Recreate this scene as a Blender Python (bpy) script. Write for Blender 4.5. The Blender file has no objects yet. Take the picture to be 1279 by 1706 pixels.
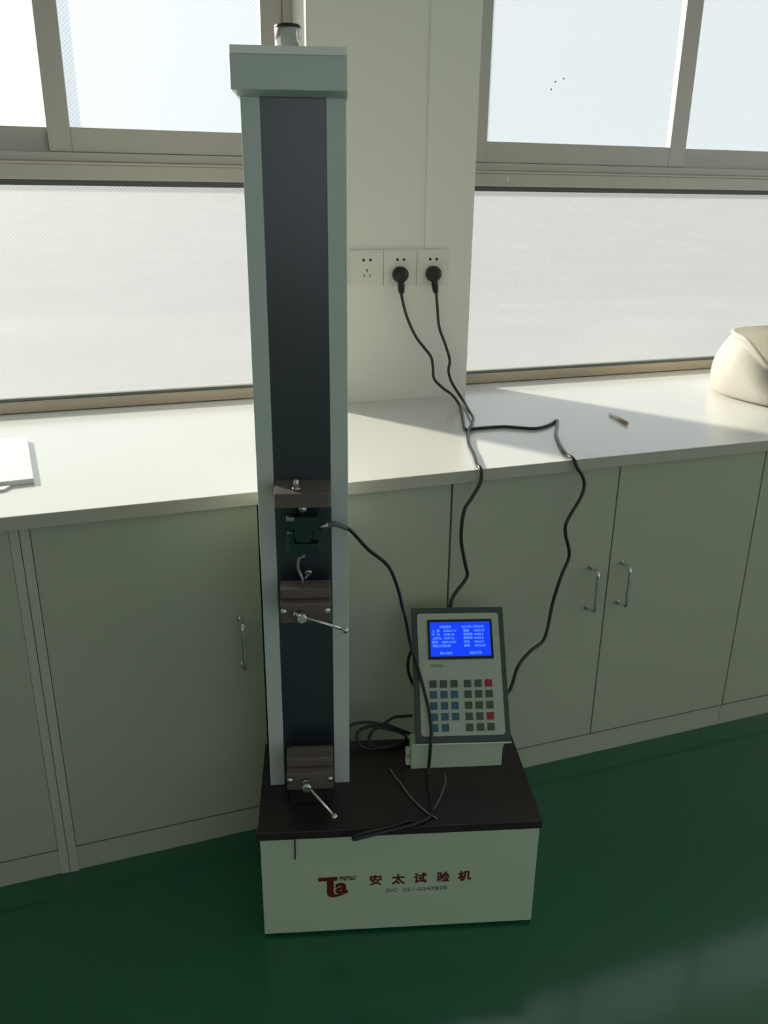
import bpy, bmesh, math, random
from mathutils import Vector, Matrix, Quaternion
random.seed(4)
SC = bpy.context.scene
COL = SC.collection

# ---------------------------------------------------------------- camera, light, exposure
CAM_POS = Vector((0, 0, 1.24)); FPX = 1403.8
PITCH, YAW, ROLL = 0.358955, 0.341964, 0.0111419
F = Vector((math.sin(YAW)*math.cos(PITCH), math.cos(YAW)*math.cos(PITCH), -math.sin(PITCH)))
R0 = Vector((math.cos(YAW), -math.sin(YAW), 0)); U0 = R0.cross(F)
RR = R0*math.cos(ROLL) + U0*math.sin(ROLL); UU = -R0*math.sin(ROLL) + U0*math.cos(ROLL)
cam = bpy.data.objects.new('camera', bpy.data.cameras.new('camera')); COL.objects.link(cam)
cam.matrix_world = Matrix(((RR.x, UU.x, -F.x, CAM_POS.x), (RR.y, UU.y, -F.y, CAM_POS.y), (RR.z, UU.z, -F.z, CAM_POS.z), (0, 0, 0, 1)))
cam.data.sensor_fit = 'VERTICAL'; cam.data.sensor_height = 36.0; cam.data.sensor_width = 27.0
cam.data.lens = 36.0*FPX/1706; cam.data.clip_start = 0.02; cam.data.clip_end = 300
SC.camera = cam

SUN_EL = math.radians(20.0); SUN_AZ = math.atan(0.62)
sun_travel = Vector((math.sin(SUN_AZ)*math.cos(SUN_EL), -math.cos(SUN_AZ)*math.cos(SUN_EL), -math.sin(SUN_EL)))
sl = bpy.data.lights.new('sun', 'SUN'); sl.energy = 13.5; sl.angle = math.radians(3.8); sl.color = (1.0, 0.92, 0.78)
sun = bpy.data.objects.new('sun', sl); COL.objects.link(sun)
sun.rotation_euler = sun_travel.to_track_quat('-Z', 'Y').to_euler(); sun.location = (-3, 6, 5)

W = bpy.data.worlds.new('sky'); SC.world = W; W.use_nodes = True
nt = W.node_tree; nt.nodes.clear()
wo = nt.nodes.new('ShaderNodeOutputWorld'); bg = nt.nodes.new('ShaderNodeBackground')
tc = nt.nodes.new('ShaderNodeTexCoord'); dt = nt.nodes.new('ShaderNodeVectorMath'); dt.operation = 'DOT_PRODUCT'
dt.inputs[1].default_value = tuple(-sun_travel)
mx = nt.nodes.new('ShaderNodeMath'); mx.operation = 'MAXIMUM'; mx.inputs[1].default_value = 0
pw = nt.nodes.new('ShaderNodeMath'); pw.operation = 'POWER'; pw.inputs[1].default_value = 5
ml = nt.nodes.new('ShaderNodeMath'); ml.operation = 'MULTIPLY_ADD'; ml.inputs[1].default_value = 1.1; ml.inputs[2].default_value = 1.08
nt.links.new(tc.outputs['Generated'], dt.inputs[0]); nt.links.new(dt.outputs['Value'], mx.inputs[0])
nt.links.new(mx.outputs[0], pw.inputs[0]); nt.links.new(pw.outputs[0], ml.inputs[0])
nt.links.new(ml.outputs[0], bg.inputs['Strength']); bg.inputs['Color'].default_value = (0.86, 0.94, 1.0, 1)
nt.links.new(bg.outputs[0], wo.inputs[0])

SC.view_settings.view_transform = 'Standard'; SC.view_settings.look = 'None'
SC.view_settings.exposure = 0.0; SC.view_settings.gamma = 1.0
SC.view_settings.use_curve_mapping = False
SC.cycles.max_bounces = 14; SC.cycles.diffuse_bounces = 8; SC.cycles.transparent_max_bounces = 16
SC.cycles.sample_clamp_indirect = 6.0

# ---------------------------------------------------------------- materials
def lin(c): return tuple((v/12.92 if v <= .04045 else ((v+.055)/1.055)**2.4) for v in c)
MATS = {}
def mat(name, rgb, rough=.5, metal=0., spec=.5, coat=0., coat_rough=.1, var=0., vscale=8., bump=0., bscale=60., emit=None, estr=0.):
    if name in MATS: return MATS[name]
    m = bpy.data.materials.new(name); m.use_nodes = True; t = m.node_tree; p = t.nodes['Principled BSDF']
    p.inputs['Base Color'].default_value = (*rgb, 1); p.inputs['Roughness'].default_value = rough
    p.inputs['Metallic'].default_value = metal; p.inputs['Specular IOR Level'].default_value = spec
    p.inputs['Coat Weight'].default_value = coat; p.inputs['Coat Roughness'].default_value = coat_rough
    co = t.nodes.new('ShaderNodeTexCoord')
    if var or True:
        n = t.nodes.new('ShaderNodeTexNoise'); n.inputs['Scale'].default_value = vscale; n.inputs['Detail'].default_value = 4
        r = t.nodes.new('ShaderNodeMapRange'); r.inputs['To Min'].default_value = 1-max(var, .02); r.inputs['To Max'].default_value = 1+max(var, .02)
        h = t.nodes.new('ShaderNodeVectorMath'); h.operation = 'SCALE'; h.inputs[0].default_value = rgb
        t.links.new(co.outputs['Object'], n.inputs['Vector']); t.links.new(n.outputs['Fac'], r.inputs['Value'])
        t.links.new(r.outputs[0], h.inputs['Scale']); t.links.new(h.outputs[0], p.inputs['Base Color'])
    if bump:
        n2 = t.nodes.new('ShaderNodeTexNoise'); n2.inputs['Scale'].default_value = bscale; n2.inputs['Detail'].default_value = 3
        b = t.nodes.new('ShaderNodeBump'); b.inputs['Strength'].default_value = bump; b.inputs['Distance'].default_value = .002
        t.links.new(co.outputs['Object'], n2.inputs['Vector']); t.links.new(n2.outputs['Fac'], b.inputs['Height'])
        t.links.new(b.outputs[0], p.inputs['Normal'])
    if emit:
        p.inputs['Emission Color'].default_value = (*emit, 1); p.inputs['Emission Strength'].default_value = estr
    MATS[name] = m; return m

M_wall = mat('wall_paint', (.84, .83, .74), .75, var=.03, vscale=3, bump=.15, bscale=120)
M_reveal = M_wall
M_ceil = mat('ceiling_paint', (.75, .75, .72), .8)
M_floor = mat('green_epoxy_floor', (.008, .122, .055), .4, spec=.4, coat=.85, coat_rough=.12, var=.12, vscale=2.2, bump=.05, bscale=14)
M_cab = mat('cream_laminate', (.465, .50, .385), .42, var=.02, vscale=2)
M_cabedge = mat('cabinet_edge_band', (.56, .55, .47), .4)
M_dark = mat('dark_gap', (.02, .02, .02), .8)
M_top = mat('white_laminate_worktop', (.70, .70, .67), .24, coat=.35, coat_rough=.12, var=.015, vscale=5)
M_topedge = mat('worktop_edge_band', (.50, .48, .40), .4)
M_alu = mat('bronze_anodised_aluminium', (.50, .47, .41), .42, metal=.3, var=.05, vscale=6)
M_gold = mat('champagne_aluminium', (.50, .42, .31), .38, metal=.4, var=.05, vscale=6)
M_gasket = mat('grey_rubber_gasket', (.20, .23, .21), .6)
M_rail = mat('grey_green_enamel', (.61, .69, .65), .42, var=.02)
M_head = M_rail
M_headtop = mat('lit_lid_enamel', (.88, .90, .86), .4)  # paler than the rails: light on the top bevel is put into the colour
M_belly = mat('dark_blue_cover', (.007, .020, .032), .34, spec=1.0, coat=.4, coat_rough=.3, var=.05, vscale=10)
M_white = mat('white_enamel', (.58, .68, .52), .4, var=.02)
M_plate = mat('dark_brown_plate', (.028, .020, .020), .38, var=.15, vscale=12)
M_black = mat('black_rubber', (.012, .012, .012), .45)
M_cable = mat('black_pvc_cable', (.018, .018, .018), .32)
M_chrome = mat('chrome', (.75, .75, .73), .14, metal=1.)
M_steel = mat('brushed_steel', (.50, .50, .48), .28, metal=1., var=.08, vscale=40)
M_browncast = mat('brown_painted_steel', (.15, .118, .10), .34, var=.1, vscale=20)
M_cell = mat('green_load_cell_paint', (.008, .040, .032), .4)
M_plastic = mat('white_socket_plastic', (.80, .77, .68), .35)
M_slot = mat('socket_slot', (.01, .01, .01), .8)
M_panelframe = mat('dark_green_grey_frame', (.05, .07, .06), .45)
M_face = mat('grey_membrane', (.46, .52, .42), .5, var=.02)
M_keyg = mat('olive_grey_key', (.07, .09, .07), .5)
M_keyb = mat('blue_key', (.035, .12, .19), .5)
M_keyr = mat('red_key', (.34, .02, .035), .5)
M_bezel = mat('black_screen_bezel', (.012, .016, .014), .3)
M_lcd = mat('blue_backlit_lcd', (.0, .02, .3), .3, emit=lin((.03, .23, .97)), estr=1.0)
M_lcdtxt = mat('lcd_characters', (.2, .4, .9), .3, emit=lin((.36, .60, 1.0)), estr=1.0)
M_ink = mat('dark_red_print', (.15, .012, .010), .5)
M_inkg = mat('grey_print', (.16, .17, .15), .6)
M_bag = mat('white_woven_plastic', (.66, .64, .59), .6, var=.04, vscale=9, bump=.25, bscale=30)
M_paper = mat('white_card', (.85, .86, .85), .5)
M_tan = mat('tan_filter_paper', (.48, .32, .16), .7)
M_ground = mat('outside_paving', (.25, .25, .25), .9, var=.15, vscale=.6)
M_leaf = mat('outside_dark_green', (.03, .06, .04), .8, var=.3)

def glass_material():
    m = bpy.data.materials.new('patterned_frosted_glass'); m.use_nodes = True; t = m.node_tree; t.nodes.clear()
    out = t.nodes.new('ShaderNodeOutputMaterial')
    tl = t.nodes.new('ShaderNodeBsdfTranslucent'); tl.inputs['Color'].default_value = (.15, .165, .175, 1)
    tp = t.nodes.new('ShaderNodeBsdfTransparent'); tp.inputs['Color'].default_value = (.97, .99, .98, 1)
    gl = t.nodes.new('ShaderNodeBsdfGlossy'); gl.inputs['Roughness'].default_value = .18
    co = t.nodes.new('ShaderNodeTexCoord'); sp = t.nodes.new('ShaderNodeSeparateXYZ'); t.links.new(co.outputs['Object'], sp.inputs[0])
    def s(o):
        a = t.nodes.new('ShaderNodeMath'); a.operation = 'MULTIPLY'; a.inputs[1].default_value = 2*math.pi/.0095
        b = t.nodes.new('ShaderNodeMath'); b.operation = 'SINE'; t.links.new(o, a.inputs[0]); t.links.new(a.outputs[0], b.inputs[0]); return b.outputs[0]
    pr = t.nodes.new('ShaderNodeMath'); pr.operation = 'MULTIPLY'; t.links.new(s(sp.outputs['X']), pr.inputs[0]); t.links.new(s(sp.outputs['Z']), pr.inputs[1])
    mr = t.nodes.new('ShaderNodeMapRange'); mr.inputs['From Min'].default_value = -1; mr.inputs['From Max'].default_value = 1
    mr.inputs['To Min'].default_value = .49; mr.inputs['To Max'].default_value = .68; t.links.new(pr.outputs[0], mr.inputs['Value'])
    bp_ = t.nodes.new('ShaderNodeBump'); bp_.inputs['Strength'].default_value = .35; bp_.inputs['Distance'].default_value = .001
    t.links.new(pr.outputs[0], bp_.inputs['Height']); t.links.new(bp_.outputs[0], gl.inputs['Normal'])
    m1 = t.nodes.new('ShaderNodeMixShader'); t.links.new(mr.outputs[0], m1.inputs[0]); t.links.new(tl.outputs[0], m1.inputs[1]); t.links.new(tp.outputs[0], m1.inputs[2])
    m2 = t.nodes.new('ShaderNodeMixShader'); m2.inputs[0].default_value = .05; t.links.new(m1.outputs[0], m2.inputs[1]); t.links.new(gl.outputs[0], m2.inputs[2])
    t.links.new(m2.outputs[0], out.inputs[0]); return m
M_glass = glass_material()
M_clear = bpy.data.materials.new('clear_outer_face'); M_clear.use_nodes = True
_t = M_clear.node_tree; _t.nodes.clear(); _o = _t.nodes.new('ShaderNodeOutputMaterial'); _b = _t.nodes.new('ShaderNodeBsdfTransparent'); _t.links.new(_b.outputs[0], _o.inputs[0])

# ---------------------------------------------------------------- mesh helpers
class MB:
    """collects shapes and links them as ONE mesh object"""
    def __init__(s): s.bm = bmesh.new()
    def box(s, x0, x1, y0, y1, z0, z1, bev=0., seg=2, mi=0):
        b = bmesh.new(); bmesh.ops.create_cube(b, size=1)
        for v in b.verts: v.co = Vector(((x0+x1)/2+v.co.x*(x1-x0), (y0+y1)/2+v.co.y*(y1-y0), (z0+z1)/2+v.co.z*(z1-z0)))
        if bev: bmesh.ops.bevel(b, geom=list(b.edges), offset=bev, segments=seg, affect='EDGES', profile=.5)
        for f in b.faces: f.material_index = mi; f.smooth = False
        s._join(b); return s
    def prism(s, pts, axis, a0, a1, bev=0., mi=0):
        """pts: polygon in the plane normal to axis ('x': (y,z), 'y': (x,z), 'z': (x,y))"""
        def P(p, a): return {'x': (a, p[0], p[1]), 'y': (p[0], a, p[1]), 'z': (p[0], p[1], a)}[axis]
        b = bmesh.new(); v0 = [b.verts.new(P(p, a0)) for p in pts]; v1 = [b.verts.new(P(p, a1)) for p in pts]; n = len(pts)
        b.faces.new(v0); b.faces.new(v1[::-1])
        for i in range(n): b.faces.new((v0[i], v1[i], v1[(i+1) % n], v0[(i+1) % n]))
        bmesh.ops.recalc_face_normals(b, faces=b.faces)
        if bev: bmesh.ops.bevel(b, geom=list(b.edges), offset=bev, segments=2, affect='EDGES', profile=.5)
        for f in b.faces: f.material_index = mi
        s._join(b); return s
    def cyl(s, p0, p1, r0, r1=None, n=20, bev=0., mi=0):
        p0, p1 = Vector(p0), Vector(p1); d = p1-p0; r1 = r0 if r1 is None else r1
        prof = [(r0, 0), (r1, d.length)]
        if bev: prof = [(r0-bev, 0), (r0, bev), (r1, d.length-bev), (r1-bev, d.length)]
        return s.lathe(p0, d, prof, n, mi)
    def lathe(s, origin, axis, prof, n=24, mi=0, caps=True):
        q = Vector((0, 0, 1)).rotation_difference(Vector(axis).normalized()); o = Vector(origin); b = bmesh.new(); rings = []
        for r, h in prof:
            rings.append([b.verts.new(o+q @ Vector((r*math.cos(2*math.pi*i/n), r*math.sin(2*math.pi*i/n), h))) for i in range(n)])
        for a, c in zip(rings, rings[1:]):
            for i in range(n):
                f = b.faces.new((a[i], a[(i+1) % n], c[(i+1) % n], c[i])); f.smooth = True; f.material_index = mi
        if caps:
            for ring, fl in ((rings[0], True), (rings[-1], False)):
                f = b.faces.new(ring[::-1] if fl else ring); f.material_index = mi
        s._join(b); return s
    def sphere(s, c, r, mi=0):
        b = bmesh.new(); bmesh.ops.create_uvsphere(b, u_segments=18, v_segments=12, radius=r)
        for v in b.verts: v.co += Vector(c)
        for f in b.faces: f.smooth = True; f.material_index = mi
        s._join(b); return s
    def tube(s, pts, r, n=10, smooth=6, mi=0, radii=None):
        P = [Vector(p) for p in pts]; C = []; RD = []
        if smooth > 1:
            for i in range(len(P)-1):
                a, b_, c, d = P[max(i-1, 0)], P[i], P[i+1], P[min(i+2, len(P)-1)]
                for k in range(smooth):
                    t = k/smooth
                    C.append(.5*((2*b_)+(c-a)*t+(2*a-5*b_+4*c-d)*t*t+(3*b_-a-3*c+d)*t**3))
            C.append(P[-1])
        else: C = P
        b = bmesh.new(); rings = []; T = (C[1]-C[0]).normalized(); N = T.orthogonal().normalized()
        for i, p in enumerate(C):
            T2 = (C[min(i+1, len(C)-1)]-C[max(i-1, 0)]).normalized(); q = T.rotation_difference(T2); N = (q @ N).normalized(); T = T2; B = T.cross(N)
            rings.append([b.verts.new(p+r*(N*math.cos(2*math.pi*k/n)+B*math.sin(2*math.pi*k/n))) for k in range(n)])
        for a, c in zip(rings, rings[1:]):
            for i in range(n):
                f = b.faces.new((a[i], a[(i+1) % n], c[(i+1) % n], c[i])); f.smooth = True; f.material_index = mi
        b.faces.new(rings[0][::-1]); b.faces.new(rings[-1]); s._join(b); return s
    def _join(s, b):
        me = bpy.data.meshes.new('tmp'); b.to_mesh(me); b.free(); s.bm.from_mesh(me); bpy.data.meshes.remove(me)
    def build(s, name, m, parent=None, loc=None):
        me = bpy.data.meshes.new(name)
        if loc is not None:
            for v in s.bm.verts: v.co -= Vector(loc)
        s.bm.to_mesh(me); s.bm.free()
        for k in (m if isinstance(m, (list, tuple)) else [m]): me.materials.append(k)
        o = bpy.data.objects.new(name, me); COL.objects.link(o); o.parent = parent
        if loc is not None: o.location = loc
        return o
def tag(o, label=None, cat=None, group=None, kind=None):
    for k, v in (('label', label), ('category', cat), ('group', group), ('kind', kind)):
        if v: o[k] = v
    return o
def empty(name, loc=(0, 0, 0), rz=0., parent=None):
    o = bpy.data.objects.new(name, None); COL.objects.link(o); o.location = loc; o.rotation_euler = (0, 0, rz); o.empty_display_size = .05; o.parent = parent
    return o
def text_mesh(name, body, size, m, parent, matrix, depth=.0003, space=1., sx=1., bold=0.):
    cu = bpy.data.curves.new(name, 'FONT'); cu.body = body; cu.size = size; cu.extrude = depth; cu.space_character = space; cu.offset = bold
    cu.resolution_u = 3
    ob = bpy.data.objects.new('tmp_text', cu); COL.objects.link(ob)
    bpy.context.view_layer.update()
    me = bpy.data.meshes.new_from_object(ob.evaluated_get(bpy.context.evaluated_depsgraph_get()))
    bpy.data.objects.remove(ob); me.materials.clear(); me.materials.append(m)
    o = bpy.data.objects.new(name, me); COL.objects.link(o); o.parent = parent
    o.matrix_local = matrix @ Matrix.Diagonal((sx, 1, 1, 1))
    return o
def struct(o): o['kind'] = 'structure'; return o

# ---------------------------------------------------------------- room shell
XL, XR, YB, YW, YG, YO, ZC = -2.6, 3.9, -3.2, 2.005, 2.13, 2.24, 2.75
TOPZ = .748
struct(MB().box(XL-.1, XR+.1, YB-.1, YO, -.08, 0).build('floor', M_floor))
struct(MB().box(XL-.1, XR+.1, YB-.1, YO, ZC, ZC+.1).build('ceiling', M_ceil))
struct(MB().box(XL-.1, XL, YB, YO, 0, ZC).build('wall_left', M_wall))
G0, G1 = -2.2, 1.3
wr = MB(); wr.box(XR, XR+.15, YB, G0, 0, ZC); wr.box(XR, XR+.15, G1, YO, 0, ZC); wr.box(XR, XR+.15, G0, G1, 0, .85); wr.box(XR, XR+.15, G0, G1, 2.5, ZC)
struct(wr.build('wall_right', M_wall))
wf = MB(); F0, F1, FZ0, FZ1 = -1.6, 2.9, .85, 2.5
wf.box(XL-.1, F0, YB-.2, YB, 0, ZC); wf.box(F1, XR+.1, YB-.2, YB, 0, ZC); wf.box(F0, F1, YB-.2, YB, 0, FZ0); wf.box(F0, F1, YB-.2, YB, FZ1, ZC)
struct(wf.build('wall_front', M_wall))
WTOP = 2.30
W1 = (-1.10, .523); W2 = (.940, 2.85)
wb = MB()
wb.box(XL, W1[0], YW, YO, 0, ZC); wb.box(W1[1], W2[0], YW, YO, 0, ZC, bev=.002); wb.box(W2[1], XR, YW, YO, 0, ZC)
for a, b in (W1, W2):
    wb.box(a, b, YG, YO, 0, TOPZ-.002); wb.box(a, b, YW, YO, WTOP, ZC)
struct(wb.build('wall_back', M_wall))
# slim raceway above the sockets
t1 = struct(MB().box(.811, .842, YW-.0035, YW, 1.1195, ZC, bev=.0012).build('trim_1', M_wall))

# ground outside, and what shows dimly through the frosted panes
struct(MB().prism([(YO+.02, -.3), (12, -.3), (100, 3.2), (100, 2.6), (12, -.6), (YO+.02, -.6)], 'x', -90, 120).build('ground', M_ground))   # open yard rising gently away

# ---------------------------------------------------------------- windows
def pane(parent, x0, x1, z0, z1, y):
    b = MB().box(x0, x1, y, y+.005, z0, z1)
    o = b.build('glass_pane', [M_glass, M_clear], parent, loc=((x0+x1)/2, y, (z0+z1)/2))
    for p in o.data.polygons:
        if p.normal.y > -.9: p.material_index = 1
    return o
def ring(x0, x1, z0, z1, y0, y1, wl, wr, wb_, wt, m, name, parent):
    b = MB(); b.box(x0, x0+wl, y0, y1, z0, z1, bev=.0015); b.box(x1-wr, x1, y0, y1, z0, z1, bev=.0015)
    b.box(x0+wl, x1-wr, y0+.0004, y1, z0, z0+wb_, bev=.0012); b.box(x0+wl, x1-wr, y0+.0004, y1, z1-wt, z1, bev=.0012)
    return b.build(name, m, parent)
def window(name, x0, x1, sashes):
    w = struct(empty(name, (0, 0, 0)))
    b = MB()
    b.box(x0, x0+.022, YG-.004, YG+.075, TOPZ, WTOP, bev=.001); b.box(x1-.022, x1, YG-.004, YG+.075, TOPZ, WTOP, bev=.001)
    b.box(x0+.022, x1-.022, YG, YG+.075, WTOP-.03, WTOP)
    b.build('frame', M_alu, w)
    MB().box(x0+.022, x1-.022, YG-.006, YG+.075, TOPZ, .7745, bev=.002).build('bottom_rail', M_gold, w)
    MB().box(x0+.022, x1-.022, YG+.006, YG+.030, .7745, .7815, bev=.001).build('gasket', M_gasket, w)
    t = MB()   # transom with three drawn ridges
    t.box(x0+.022, x1-.022, YG-.004, YG+.075, 1.266, 1.298, bev=.0015)
    t.box(x0+.022, x1-.022, YG-.010, YG+.075, 1.298, 1.304, bev=.0015)
    t.box(x0+.022, x1-.022, YG-.002, YG+.075, 1.304, 1.323, bev=.0015)
    t.build('transom', M_alu, w)
    MB().box(x0+.022, x1-.022, YG+.008, YG+.030, 1.254, 1.266, bev=.001).build('glazing_bead', mat('dark_bead', (.09, .10, .095), .5), w)
    pane(w, x0+.022, x1-.022, .7815, 1.254, YG+.018)
    for a, c, yy, sl_, sr_ in sashes:
        s = ring(a, c, 1.3235, 2.268, yy, yy+.022, sl_, sr_, .050, .04, M_alu, 'sash', w)
        pane(s, a+sl_, c-sr_, 1.3735, 2.228, yy+.009)
    return w
w4 = struct(empty('fill_window_side', (0, 0, 0)))     # unseen side window, added to bring light to the floor at the right
b = MB(); b.box(XR+.05, XR+.10, G0, G1, .85, .90); b.box(XR+.05, XR+.10, G0, G1, 2.45, 2.5)
for k in range(4): yy = G0+.025+(G1-G0-.05)*k/3; b.box(XR+.05, XR+.10, yy-.025, yy+.025, .90, 2.45)
b.build('frame', M_alu, w4)
for k in range(3):
    yy = G0+.025+(G1-G0-.05)*k/3; MB().box(XR+.073, XR+.077, yy+.025, yy+(G1-G0-.05)/3-.025, .90, 2.45).build('glass_pane', M_clear, w4)
w3 = struct(empty('fill_window_rear', (0, 0, 0)))     # unseen row of clear windows, added to throw daylight on the machine front
b = MB(); b.box(F0, F1, YB-.12, YB-.06, FZ0, FZ0+.05); b.box(F0, F1, YB-.12, YB-.06, FZ1-.05, FZ1)
for k in range(7): xx = F0+.025+(F1-F0-.05)*k/6; b.box(xx-.025, xx+.025, YB-.12, YB-.06, FZ0+.05, FZ1-.05)
b.build('frame', M_alu, w3)
for k in range(6):
    xx = F0+.025+(F1-F0-.05)*k/6; MB().box(xx+.025, xx+(F1-F0-.05)/6-.025, YB-.092, YB-.088, FZ0+.05, FZ1-.05).build('glass_pane', M_clear, w3)
window('window_1', W1[0], W1[1], [(-.027, .501, YG+.002, .048, .050), (-.535, .020, YG+.030, .048, .047), (-1.076, -.488, YG+.002, .048, .048)])
window('window_2', W2[0], W2[1], [(.963, 1.640, YG+.002, .065, .052), (1.611, 2.24, YG+.030, .040, .048), (2.19, 2.826, YG+.002, .048, .048)])

w2 = bpy.data.objects['window_2']
for (x, y, z, hx, hz) in ((1.0897, YG-.0040, 1.2848, .0010, .0060), (1.5740, YG-.0040, 1.2850, .0012, .0045)):
    o = MB().prism([(x-hx, z-hz), (x+hx, z-hz*.9), (x+hx*2.2, z+hz), (x+hx*.4, z+hz*.9)], 'y', y-.0005, y).build('paint_streak', M_paper, w2)
for (x, z) in ((1.2173, 1.5201), (1.2413, 1.5282), (1.2067, 1.5016)):
    MB().sphere((x, YG+.0105, z), .0022).build('dirt_spot', M_inkg, w2)

# ---------------------------------------------------------------- worktop
XA, XB = -2.0, 2.95
wt = MB().prism([(XA, 1.400), (XB, 1.400), (XB, YW-.001), (W2[1]-.001, YW-.001), (W2[1]-.001, YG-.008), (W2[0]+.001, YG-.008), (W2[0]+.001, YW-.001),
                 (W1[1]-.001, YW-.001), (W1[1]-.001, YG-.008), (W1[0]+.001, YG-.008), (W1[0]+.001, YW-.001), (XA, YW-.001)], 'z', .7245, TOPZ)
worktop = tag(wt.build('worktop', M_top), 'long white laminate worktop running under both windows', 'worktop')
MB().box(XA, XB, 1.3985, 1.400, .7245, TOPZ-.0003).build('edge_band', M_topedge, worktop)

# ---------------------------------------------------------------- cabinets
YD = 1.415
def handle(door, x, zc=.4475):
    b = MB(); h = .048; d = .030; pts = [(x, YD, zc+h)]
    pts += [(x, YD-d*.55, zc+h), (x, YD-d*.9, zc+h-.004), (x, YD-d, zc+h-.016)]
    pts += [(x, YD-d, zc), (x, YD-d, zc-h+.016), (x, YD-d*.9, zc-h+.004), (x, YD-d*.55, zc-h), (x, YD, zc-h)]
    b.tube(pts, .0042, n=10, smooth=4)
    b.cyl((x, YD, zc+h), (x, YD-.003, zc+h), .007, n=14); b.cyl((x, YD, zc-h), (x, YD-.003, zc-h), .007, n=14)
    o = b.build('handle', M_chrome, door); return o
def cabinet(x0, x1, doors, label, sides=False):
    root = tag(empty('cabinet', (0, 0, 0)), label, 'cabinet', 'base cabinets under the worktop')
    b = MB(); w = .0155; yb = 2.0; yf = YD+.001 if sides else YD+.019
    b.box(x0+.0004, x0+w, yf if sides else YD+.019, yb, 0, .7245); b.box(x1-w, x1-.0004, YD+.019, yb, 0, .7245)
    b.box(x0+w, x1-w, YD+.019, yb, .056, .072); b.box(x0+w, x1-w, yb-.01, yb, .072, .7245)
    b.box(x0+w, x1-w, YD+.03, yb-.01, .70, .7245)
    b.build('carcass', M_cab, root)
    MB().box(x0+(w if sides else .0006), x1-.0006, YD+.003, YD+.019, 0, .0545, bev=.0008).build('plinth', M_cab, root)
    for (a, c, hx) in doors:
        dr = MB().box(a, c, YD, YD+.018, .060, .7215, bev=.0010).build('door', M_cab, root)
        if hx is not None: handle(dr, hx)
    return root
cabinet(-.8965, -.1355, [(-.8955, -.5335, -.58), (-.5315, -.1520, -.487)], 'cream cabinet at the left edge, ending at the double side panel')
cabinet(-.1355, .6435, [(-.1185, .2610, .2195), (.2650, .6420, .312)], 'cream two-door cabinet directly behind the grey testing machine', sides=True)
cabinet(.6435, 1.4045, [(.6460, 1.0235, .979), (1.0265, 1.4032, 1.0585)], 'cream two-door cabinet right of the machine with both chrome handles side by side')
cabinet(1.4045, 2.1655, [(1.4062, 1.784, 1.74), (1.787, 2.164, 1.83)], 'cream cabinet at the far right edge beside the floor')
# right side panel of the leftmost unit stands proud like its neighbour's
for o in bpy.data.objects:
    if o.name == 'cabinet':
        MB().box(-.1515, -.1362, YD+.001, YD+.019, 0, .7245, bev=.0006).build('side_panel', M_cabedge, o)
    if o.name == 'cabinet.001':
        MB().box(-.1350, -.1195, YD+.0005, YD+.001, 0, .7245).build('side_panel', M_cabedge, o)

# ---------------------------------------------------------------- wall sockets
def socket(x0, label, z0=1.0330):
    s = MB().box(x0+.0004, x0+.0856, YW-.009, YW, z0, z0+.086, bev=.0022)
    o = tag(s.build('wall_socket', M_plastic), label, 'socket', 'wall sockets on the pier')
    MB().box(x0+.006, x0+.080, YW-.0098, YW-.009, z0+.006, z0+.080, bev=.0003).build('face_insert', M_plastic, o)
    cx = x0+.043; cz = z0+.043; y0, y1 = YW-.0103, YW-.0098
    for dx in (-1, 1):
        MB().prism([(cx+dx*.0085-.0028, cz+.0165), (cx+dx*.0085+.0028, cz+.0165), (cx+dx*.0085+.0028, cz+.0225), (cx+dx*.0085-.0028, cz+.0225)], 'y', y0, y1).build('slot', M_slot, o)
    MB().box(cx-.0010, cx+.0010, y0, y1, cz-.008, cz-.001).build('slot', M_slot, o)
    for dx in (-1, 1):
        MB().prism([(cx+dx*.0095, cz-.0135), (cx+dx*.0075, cz-.0135), (cx+dx*.0045, cz-.0195), (cx+dx*.0065, cz-.0195)], 'y', y0, y1).build('slot', M_slot, o)
    return o
socket(.6170, 'white square wall socket with nothing plugged in, nearest the machine column')
socket(.7030, 'white square wall socket in the middle of the three, black plug in it')
socket(.7890, 'white square wall socket nearest the right window, black plug in it')

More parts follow.
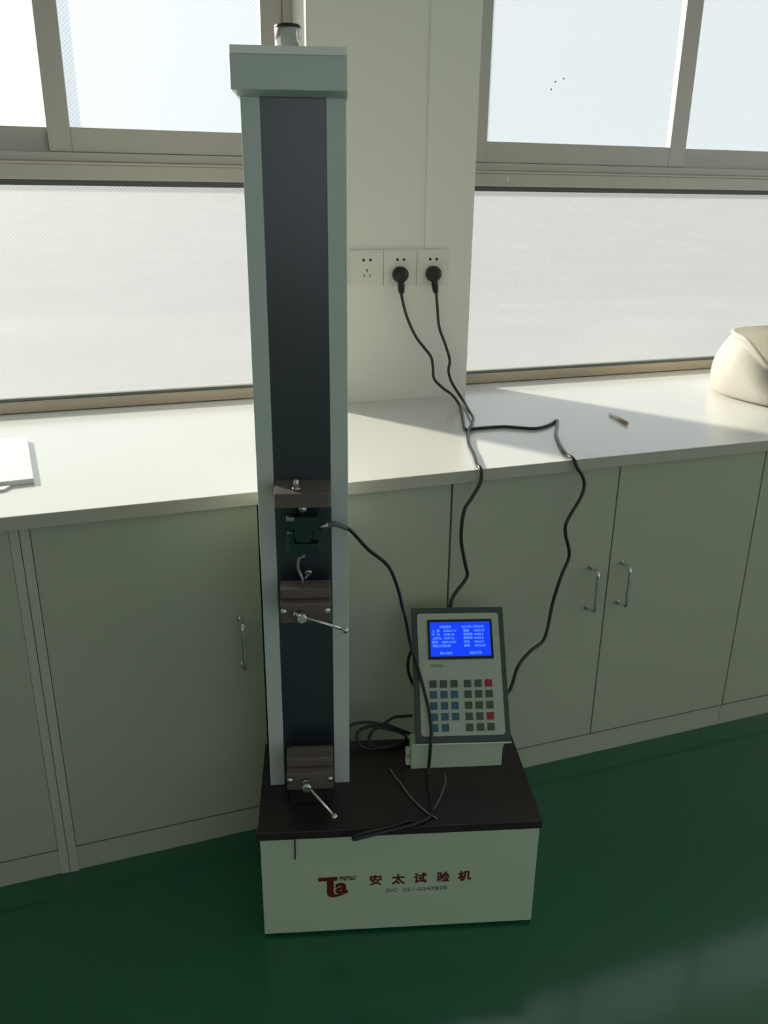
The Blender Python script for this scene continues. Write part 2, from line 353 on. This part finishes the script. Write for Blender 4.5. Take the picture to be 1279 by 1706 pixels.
# ---------------------------------------------------------------- power cables with plugs
def plug(parent, x, z, dx):
    b = MB(); y = YW-.0105
    b.lathe((x, y, z), (0, -1, 0), [(.0165, 0), (.019, .003), (.019, .014), (.0175, .020), (.013, .024), (.006, .0255)], 28)
    b.build('plug', M_black, parent)
    g = MB().cyl((x+dx*.2, y-.012, z-.012), (x+dx, y-.014, z-.045), .0085, .0062, n=16, bev=.001)
    for k in range(4):
        zz = z-.026-.0045*k; g.cyl((x+dx*(.45+.1*k), y-.0135, zz), (x+dx*(.45+.1*k), y-.0135, zz-.002), .0092-.0006*k, n=16)
    g.build('strain_relief', M_black, parent)
c1 = [(.7443, 1.989, 1.030), (.7444, 1.984, 1.0184), (.7484, 1.980, .9943), (.7583, 1.975, .9585), (.7793, 1.970, .9139), (.8035, 1.968, .8834), (.8213, 1.966, .8603),
      (.8246, 1.960, .8354), (.8246, 1.950, .8083), (.8399, 1.930, .7885), (.8554, 1.900, .7740), (.8590, 1.8608, .7545), (.8217, 1.7617, .7520), (.7922, 1.6902, .7518),
      (.7867, 1.6618, .7518), (.7990, 1.6661, .7518), (.8398, 1.6673, .7518), (.8813, 1.6628, .7518), (.9117, 1.6423, .7518), (.9405, 1.6280, .7518), (.9801, 1.6436, .7518),
      (1.0158, 1.6727, .7520), (1.0235, 1.6740, .7520), (1.0069, 1.6466, .7518), (.9638, 1.5778, .7518), (.9264, 1.4987, .7518), (.9003, 1.4281, .7520), (.8985, 1.3990, .7512),
      (.9041, 1.3880, .7338), (.9151, 1.3850, .7173), (.9201, 1.3830, .6983), (.9125, 1.380, .6732), (.8791, 1.370, .6288), (.8791, 1.370, .6001), (.8922, 1.370, .5532),
      (.8738, 1.365, .5093), (.8565, 1.360, .4525), (.8357, 1.345, .3839), (.7921, 1.325, .3715), (.7524, 1.300, .3580), (.7231, 1.275, .3231), (.690, 1.262, .318)]
c2 = [(.8350, 1.989, 1.030), (.8363, 1.984, 1.0219), (.8387, 1.978, .9846), (.8433, 1.972, .9336), (.8606, 1.968, .8883), (.8724, 1.965, .8503), (.8679, 1.960, .8254),
      (.8712, 1.950, .8010), (.8805, 1.935, .7787), (.8865, 1.8977, .7560), (.8580, 1.8075, .7570), (.8351, 1.7347, .7592), (.8066, 1.6801, .7592), (.7759, 1.6354, .7540),
      (.7423, 1.556, .7518), (.7200, 1.4845, .7518), (.6950, 1.4150, .7525), (.6911, 1.3970, .7540), (.6900, 1.3860, .7470), (.6874, 1.3830, .7264), (.6700, 1.380, .6994),
      (.6538, 1.378, .6748), (.6491, 1.376, .6200), (.6593, 1.374, .5660), (.6655, 1.374, .5420), (.6590, 1.372, .5280), (.6400, 1.368, .5090), (.6270, 1.362, .4900), (.6180, 1.345, .455), (.6150, 1.328, .430)]
CR = .0036
p1 = tag(MB().tube(c1, CR, n=10, smooth=6).build('power_cable', M_cable), 'black power cable from the middle socket, looping right over the worktop before dropping', 'cable', 'black power cables from the wall sockets')
plug(p1, .7423, 1.0615, .002)
p2 = tag(MB().tube(c2, CR, n=10, smooth=6).build('power_cable', M_cable), 'black power cable from the right-hand socket, dropping straight down behind the console', 'cable', 'black power cables from the wall sockets')
plug(p2, .829, 1.0615, .006)

# ---------------------------------------------------------------- testing machine (local frame: u right, v back, z up)
A = (.1901, 1.1426, 0); ANG = math.radians(-15.017)
mach = tag(empty('testing_machine', A, ANG), 'tall single-column tensile testing machine with grey-green rails on a white base with dark plate', 'testing machine')
BW, BD, BH, PT = .482, .242, .2165, .2330
MB().box(0, BW, 0, BD, .006, BH, bev=.0015).build('base_box', M_white, mach)
for fx, fy in ((.03, .03), (BW-.03, .03), (.03, BD-.03), (BW-.03, BD-.03)):
    MB().cyl((fx, fy, 0), (fx, fy, .006), .014, n=16).build('foot', M_black, mach)
MB().box(-.0035, BW+.0035, -.0035, BD+.0035, BH, PT, bev=.0015).build('base_plate', M_plate, mach)
# rails: C-shaped covers left and right
VB = .236
MB().prism([(.0130, .120), (.0390, .120), (.0390, .1225), (.0155, .1225), (.0155, VB), (.0130, VB)], 'z', PT, 1.3665, bev=.0008).build('side_rail', M_rail, mach)
MB().prism([(.1565, .120), (.1290, .120), (.1290, .1225), (.1540, .1225), (.1540, VB), (.1565, VB)], 'z', PT, 1.3665, bev=.0008).build('side_rail', M_rail, mach)
MB().box(.0157, .1538, VB-.004, VB, PT, 1.366).build('back_cover', mat('bright_white_panel', (.86, .86, .82), .5), mach)
# flat dark cover closing the slot behind the rails
bl = MB().box(.0159, .1537, .1228, .1258, PT, 1.366)
bl.build('slot_cover', M_belly, mach)
# head
hd = MB().prism([(.0990, 1.3700), (.0990, 1.4120), (.1080, 1.4215), (VB+.004, 1.4215), (VB+.004, 1.3700)], 'x', .0030, .1575, bev=.0012)
hd.build('head_cover', M_head, mach)
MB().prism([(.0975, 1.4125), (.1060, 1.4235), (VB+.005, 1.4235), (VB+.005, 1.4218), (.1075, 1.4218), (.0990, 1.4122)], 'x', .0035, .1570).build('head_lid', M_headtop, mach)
MB().prism([(.1020, 1.3700), (VB, 1.3700), (VB, 1.3640), (.1160, 1.3640)], 'x', .0100, .1580).build('head_neck', M_head, mach)
mo = MB().lathe((.0785, .150, 1.4235), (0, 0, 1), [(.0178, 0), (.0178, .0285), (.0168, .0305), (.0140, .0310)], 32)
mo = mo.build('drive_motor', M_steel, mach)
b = MB()
prof = [math.radians(d) for d in range(-120, -40, 10)]
pts_o = [(.0785+.0181*math.cos(a), .150+.0181*math.sin(a)) for a in prof]; pts_i = [(.0785+.0176*math.cos(a), .150+.0176*math.sin(a)) for a in prof[::-1]]
b.prism(pts_o+pts_i, 'z', 1.4250, 1.4480); nl = b.build('name_label', mat('grey_label', (.36, .39, .36), .5), mo)
MB().lathe((.0785, .150, 1.4500), (0, 0, 1), [(.0179, 0), (.0181, .0005), (.0181, .0030), (.0165, .0048)], 32).build('end_cap', M_black, mo)
# moving crosshead block
SET_UP = Vector((.001, -.024, .010)); SET_LOW = Vector((.0015, -.024, .0205)); _before = set(mach.children)
MB().prism([(.0410, .0790), (.0440, .0760), (.1245, .0760), (.1275, .0790), (.1275, .1460), (.0410, .1460)], 'z', .7850, .8080, bev=.0012).build('crosshead', M_browncast, mach)
MB().cyl((.0750, .095, .8080), (.0750, .095, .8250), .0040, n=14, bev=.0008).build('stud', M_steel, mach)
MB().cyl((.0750, .095, .8080), (.0750, .095, .8125), .0075, n=6).build('nut', M_steel, mach)
# S-shaped load cell
lc = MB()
lc.box(.0590, .1080, .0900, .1120, .7440, .7640, bev=.001); lc.box(.0590, .1080, .0900, .1120, .7020, .7200, bev=.001)
lc.box(.0590, .0690, .0900, .1120, .7200, .7380, bev=.001); lc.box(.0980, .1080, .0900, .1120, .7260, .7440, bev=.001); lc.box(.0720, .0950, .0900, .1120, .7230, .7410, bev=.001)
lc = lc.build('load_cell', M_cell, mach)
MB().cyl((.0835, .101, .7640), (.0835, .101, .7850), .0065, n=16).build('stud', M_steel, lc)
MB().box(.0580, .0700, .0880, .0990, .7585, .7645, bev=.001).build('bracket', M_steel, lc)
MB().lathe((.0835, .0875, .7360), (0, 1, 0), [(.0125, 0), (.0135, .001), (.0135, .0035)], 24).build('cap', M_cell, lc)
MB().cyl((.1080, .101, .7435), (.1230, .101, .7475), .0050, n=14, bev=.0008).build('cable_gland', M_steel, lc)
# hook link between cell and grip
MB().tube([(.0835, .101, .7020), (.0835, .101, .6950), (.0760, .101, .6900), (.0735, .101, .6760), (.0765, .101, .6650), (.0800, .101, .6560), (.0800, .101, .6480)], .0025, n=10, smooth=5).build('hook', M_steel, mach)
MB().tube([(.0860, .098, .6670), (.0900, .096, .6705), (.0935, .098, .6670), (.0900, .100, .6620), (.0850, .101, .6560)], .0026, n=10, smooth=5).build('hook_eye', M_steel, mach)
def grip(dz, mtop, name, bar_to, bar_from):
    """one wedge grip: body, two jaws with bolts, clamping screw and its tommy bar"""
    o = MB().box(.0450, .1250, .0850, .1180, .6280+dz, .6450+dz, bev=.0012).build(name, M_browncast, mach)
    MB().box(.0480, .1220, .0880, .1460, .5920+dz, .6280+dz, bev=.001).build('jaw_block', M_browncast, o)
    MB().box(.0450, .1250, .0690, .0900, .5930+dz, .6265+dz, bev=.0015).build('jaw', mtop, o)
    for bx in (.0505, .1190):
        MB().lathe((bx, .0690, .6150+dz), (0, -1, 0), [(.0052, 0), (.0052, .0035), (.0042, .0050), (.0015, .0055)], 14).build('bolt', M_chrome, o)
    c = Vector((.0795, .0520, .6110+dz)); e = Vector(bar_to); st = Vector(bar_from); d = (e-st).normalized()
    MB().cyl((c.x, .0690, c.z), (c.x, .0600, c.z), .0052, n=16).build('clamp_screw', M_chrome, o)
    MB().lathe((c.x, .0600, c.z), (0, -1, 0), [(.0060, 0), (.0080, .0015), (.0080, .0120), (.0062, .0140)], 20).build('screw_head', M_chrome, o)
    t = MB().cyl(st, e, .0025, n=12); t.lathe(e-d*.002, d, [(.0030, 0), (.0050, .001), (.0056, .004), (.0050, .007), (.0030, .008)], 16)
    for k in range(3): t.lathe(st+d*.0042*k, d, [(.0028, 0), (.0050, .0006), (.0050, .0022), (.0028, .0028)], 14)
    t.build('tommy_bar', M_chrome, o)
    return o
grip(0, M_browncast, 'upper_grip', (.1455, .0450, .5920), (.0660, .0600, .6140))
for o in set(mach.children)-_before: o.location = SET_UP
_lg = grip(-.333, M_browncast, 'lower_grip', (.1240, .0180, .2450), (.0740, .0640, .2810)); _lg.location = SET_LOW
MB().box(.0500, .1200, .0700, .1220, PT, .2800, bev=.0012).build('grip_base', M_plate, mach)

# markings on the base front
def mface(x, z, y=-.0004): return Matrix.Translation((x, y, z)) @ Matrix.Rotation(math.pi/2, 4, 'X')
lg = MB()
lg.prism([(.0970, .1205), (.1305, .1205), (.1305, .1285), (.0970, .1285)], 'y', -.0006, 0)
sw = [(.1120, .1205), (.1120, .0930), (.1135, .0880), (.1175, .0845), (.1230, .0835), (.1310, .0850), (.1390, .0880), (.1450, .0915), (.1370, .0905), (.1300, .0900), (.1255, .0905), (.1240, .0930), (.1240, .1205)]
lg.prism(sw, 'y', -.0006, 0)
lg = lg.build('printed_logo', M_ink, mach)
MB().prism([(.1335, .1285), (.1645, .1285), (.1645, .1275), (.1335, .1275)], 'y', -.0006, 0).build('print_line', M_ink, lg)
text_mesh('logo_letter', 'a', .0450, M_ink, lg, mface(.1270, .0930), bold=.0016, sx=1.08)
text_mesh('logo_script', 'DaTian', .0100, M_ink, lg, mface(.1340, .1205), bold=.0002, sx=.98)
for ch, cx in zip('安太试验机', (.1975, .2370, .2760, .3165, .3545)):
    text_mesh('printed_character', ch, .0235, M_ink, mach, mface(cx-.0118, .1085), bold=.0006)
text_mesh('printed_line', 'DC  551-0247828', .0105, M_inkg, mach, mface(.2150, .0890), sx=1.42)

# ---------------------------------------------------------------- console
CO = Vector((.360, .190, PT))
RZ = Matrix.Rotation(ANG, 4, 'Z')
def ML(u, v, z): return Vector(A) + RZ @ Vector((u, v, z))
con = tag(empty('control_console', ML(*CO), ANG), 'grey console with blue screen and coloured keys on a white box', 'console')
def cp(o): o.location = o.location-CO if o.parent == con else o.location; return o
cp(MB().box(.2725, .4450, .1500, .1850, PT, .2880, bev=.0015).build('base_box', M_white, con))
cp(MB().prism([(.1520, .2890), (.1900, PT), (.2400, PT), (.3060, .4780), (.2960, .4870)], 'x', .2860, .4520, bev=.0010).build('rear_housing', M_white, con))
PM = Matrix.Translation(-CO) @ Matrix.Translation((.2805, .1450, .2930)) @ Matrix(((1, 0, 0, 0), (0, .5946, -.8040, 0), (0, .8040, .5946, 0), (0, 0, 0, 1))) @ Matrix.Rotation(math.radians(-.6), 4, 'Z')
def pb(name, m, x0, x1, y0, y1, z0, z1, parent, bev=0, base=PM):
    o = MB().box(x0, x1, y0, y1, z0, z1, bev=bev).build(name, m, parent)
    o.matrix_local = base if parent == con else Matrix.Identity(4); return o
def rrect(x0, x1, y0, y1, r, n=6):
    P = []
    for cx, cy, a0 in ((x1-r, y0+r, -90), (x1-r, y1-r, 0), (x0+r, y1-r, 90), (x0+r, y0+r, 180)):
        for k in range(n+1):
            a = math.radians(a0+90*k/n); P.append((cx+r*math.cos(a), cy+r*math.sin(a)))
    return P
pf = pb('panel_frame', M_panelframe, 0, .1780, 0, .2525, -.0080, 0, con, .0012)
pb('front_lip', M_white, -.0010, .1790, -.0035, -.0004, -.0080, .0010, pf, .0005)
fc = MB().prism(rrect(.0105, .1680, .0125, .2410, .006), 'z', 0, .0009).build('face_sheet', M_face, pf)
bz = MB().prism(rrect(.0295, .1545, .1530, .2287, .0015), 'z', .0009, .0030).build('screen_bezel', M_bezel, pf)
MB().box(.0340, .1500, .1586, .2240, .0030, .0034).build('screen', M_lcd, bz)
def ltx(body, x, y, size=.0058, sx=1.0, par=bz, m=M_lcdtxt, z=.0036, name='screen_text'):
    return text_mesh(name, body, size, m, par, Matrix.Translation((x, y, z)), depth=.0001, sx=sx, bold=.00006)
ltx('试验结果', .0520, .2125); ltx('2021年12月25日', .0945, .2125, sx=1.08)
rows = [('上  限:', '0236.2 N', '强度:', '0423.57'), ('平  均:', '0245.58', '断裂强:', '4408.2'), ('上屈力:', '0247.32', '断伸率:', '0435.8'),
        ('面积:', '00314.200', '时间:', '0056.3'), ('试验方式:', '拉伸', '速度:', '0236.04')]
for k, (a_, b_, c_, d_) in enumerate(rows):
    y = .2052-.0072*k
    ltx(a_, .0375, y); ltx(b_, .0600 if k != 3 else .0560, y, sx=1.12); ltx(c_, .0980, y); ltx(d_, .1190, y, sx=1.12)
ltx('确认:保存', .0510, .1625); ltx('返回:打印', .1080, .1625)
ltx('测控系统', .0330, .1390, .0060, par=pf, m=M_inkg, z=.0010, name='printed_label')
key_me = {}
KX = (.0372, .0572, .0772, .1029, .1230, .1430); KY = (.1074, .0876, .0672, .0470, .0272)
for r, ky in enumerate(KY):
    for c, kx in enumerate(KX):
        if r == 4 and c == 2: continue
        m = M_keyr if (r, c) in ((0, 5), (3, 5)) else (M_keyb if r > 0 and c < 3 else M_keyg)
        if m.name not in key_me:
            key_me[m.name] = MB().box(-.0068, .0068, -.0068, .0068, 0, .0016, bev=.0005).build('key', m, pf)
            k_ = key_me[m.name]
            if m is M_keyr: k_['label'] = 'red key'
            if m is M_keyb: k_['label'] = 'blue key'
        else:
            k_ = key_me[m.name].copy(); COL.objects.link(k_); k_.parent = pf
        k_.location = (kx-.0012, ky, .0009)
for (z0, z1, vv) in ((.2560, .2660, .162), (.2360, .2500, .158)):
    cp(MB().box(.2640, .2726, vv, vv+.014, z0, z1, bev=.001).build('side_connector', M_plastic, con))

# ---------------------------------------------------------------- loose cables
def lcable(name, pts, r, m, label, cat='cable', smooth=6):
    return tag(MB().tube([ML(*p) for p in pts], r, n=10, smooth=smooth).build(name, m), label, cat)
lcable('sensor_cable', [(.1235, .077, .7575), (.134, .076, .7585), (.143, .076, .756), (.159, .079, .746), (.187, .096, .7065), (.2165, .122, .671), (.232, .148, .638), (.247, .180, .587),
    (.257, .210, .542), (.267, .240, .500), (.278, .244, .444), (.289, .2215, .411), (.302, .1875, .365), (.307, .1695, .341), (.309, .1525, .318), (.308, .1415, .304), (.306, .1350, .291), (.305, .1350, .264),
    (.3035, .1330, .245), (.3020, .118, .2366), (.2990, .085, .2364), (.2980, .045, .2364), (.2930, .018, .2364), (.2700, .001, .2368), (.2400, -.0090, .2368), (.2100, -.0150, .2350), (.1740, -.0230, .2330), (.1590, -.0260, .2320),
    (.1600, -.0200, .2325), (.1800, -.0140, .2350), (.2200, -.0060, .2368), (.2560, .0080, .2366)], .0031, M_cable,
    'thin black cable from the load cell draped across the console front')
M_relief = mat('grey_strain_relief', (.16, .17, .16), .35)
MB().tube([(.1215, .101, .7472), (.133, .100, .7486), (.142, .100, .7462), (.1520, .100, .7415)], .0045, n=12).build('strain_relief', M_relief, lc)
lcable('signal_wire', [(.234, .149, .2352), (.2405, .128, .2352), (.2480, .112, .2352), (.2560, .088, .2352), (.269, .058, .2352), (.286, .030, .2352), (.303, .011, .2352)], .0016, M_steel,
    'thin bare grey wire lying diagonally on the dark plate in front of the console', 'wire')
lcable('signal_wire', [(.3333, .130, .2350), (.3320, .108, .2350), (.3250, .088, .2350), (.3150, .062, .2350), (.3000, .035, .2350)], .0014, M_inkg,
    'short dim grey wire running from under the white console box', 'wire')
lcable('cable_coil', [(.1700, .205, .2365), (.1560, .222, .262), (.1650, .234, .2775), (.194, .238, .279), (.230, .240, .271), (.260, .240, .258), (.285, .236, .246), (.275, .222, .2370), (.225, .212, .2365), (.185, .214, .2400),
    (.175, .226, .262), (.200, .236, .271), (.240, .236, .262), (.270, .232, .250), (.262, .216, .2430), (.220, .206, .2430), (.198, .214, .2480), (.205, .230, .263), (.232, .245, .272), (.250, .252, .279), (.275, .256, .278), (.300, .262, .274), (.330, .262, .262)], .0030, M_cable,
    'untidy coil of black cable between the machine column and the console')
lcable('jumper_cable', [(.2870, .274, .420), (.2800, .272, .408), (.2765, .270, .392), (.2775, .268, .370), (.2870, .262, .345)], .0030, M_cable, 'short black cable bulging out at the left side of the console')
lcable('hanging_cable', [(.0590, -.0060, .2350), (.0590, -.0068, .2250), (.0592, -.0055, .2050), (.0585, -.0052, .1760)], .0013, M_cable, 'short thin black cable end hanging down the left of the white base front')

# ---------------------------------------------------------------- things on the worktop
def closed_ring_mesh(rings):
    b = bmesh.new(); vr = [[b.verts.new(p) for p in r] for r in rings]; n = len(vr[0])
    for a_, c_ in zip(vr, vr[1:]):
        for i in range(n):
            f = b.faces.new((a_[i], a_[(i+1) % n], c_[(i+1) % n], c_[i])); f.smooth = True
    b.faces.new(vr[0][::-1]); b.faces.new(vr[-1]); return b
def bag():
    n = 72; c0 = Vector((1.852, 1.745)); c1_ = Vector((1.800, 1.760)); rings = []
    def sm(t): t = max(0, min(1, t)); return t*t*(3-2*t)
    def ringp(f, inset, zoff):
        out = []
        for i in range(n):
            a = 2*math.pi*i/n; wob = 1+.012*math.sin(5*a+3*f)+.008*math.sin(9*a+1)
            r = (.262*(1-f)+.172*f+.018*math.sin(math.pi*f)+inset)*wob; c = c0*(1-f)+c1_*f
            x = c.x+r*math.cos(a); y = c.y+r*math.sin(a)
            zr = .793+.104*sm((y-1.60)/.20)
            out.append((x, y, TOPZ+.0008+(zr-TOPZ)*f+zoff))
        return out
    rings.append(ringp(0, -.012, 0)); rings.append(ringp(0, 0, .006))
    for k in range(1, 11): rings.append(ringp(k/11, 0, 0))
    for q in range(9):
        a = math.radians(-60+q*35); rings.append(ringp(1, -.001+.0065*math.cos(a), .003+.0065*math.sin(a)))
    for k in range(10, 1, -1): rings.append(ringp(k/11, -.006, 0))
    rings.append(ringp(.12, -.006, 0))
    b = closed_ring_mesh(rings); me = bpy.data.meshes.new('sack'); b.to_mesh(me); b.free(); me.materials.append(M_bag)
    o = bpy.data.objects.new('sack', me); COL.objects.link(o)
    return o
_t = M_bag.node_tree; _p = _t.nodes['Principled BSDF']; _o = _t.nodes['Material Output']
_tr = _t.nodes.new('ShaderNodeBsdfTranslucent'); _tr.inputs['Color'].default_value = (.88, .86, .78, 1); _mx = _t.nodes.new('ShaderNodeMixShader'); _mx.inputs[0].default_value = .42
_t.links.new(_p.outputs[0], _mx.inputs[1]); _t.links.new(_tr.outputs[0], _mx.inputs[2]); _t.links.new(_mx.outputs[0], _o.inputs[0])
sack = tag(bag(), 'white open-mouthed sack with a rolled rim at the right end of the worktop', 'sack')
for (x, y, z, s_) in ((1.6105, 1.838, .8155, .0035), (1.6190, 1.829, .8085, .0045), (1.6205, 1.822, .8010, .0030)):
    MB().box(x-s_*.5-.004, x+s_*.5, y-s_, y+s_, z-s_*.7, z+s_*.7, bev=.0004).build('print_mark', M_ink, sack)

bd = MB().prism([(-.112, 1.568), (-.134, 1.865), (-.344, 1.880), (-.322, 1.553)], 'z', TOPZ+.0002, TOPZ+.0090, bev=.0008)
tag(bd.build('clipboard', [M_paper]), 'thin white board lying flat on the worktop at the left edge', 'board')
tag(MB().prism([(-.160, 1.5360), (-.150, 1.5560), (-.230, 1.5500), (-.235, 1.5280)], 'z', TOPZ+.0002, TOPZ+.0040, bev=.0004).build('paper_card', M_paper), 'small white card just in front of the white board', 'card')
ca, cb = Vector((1.182, 1.697, TOPZ+.0042)), Vector((1.167, 1.606, TOPZ+.0042)); cm = ca+(cb-ca)*.62
cig = tag(MB().cyl(ca, cm, .0040, n=18).build('cigarette', M_paper), 'cigarette with tan filter lying on the worktop', 'cigarette')
MB().cyl(cm, cb, .0041, n=18).build('filter', M_tan, cig)
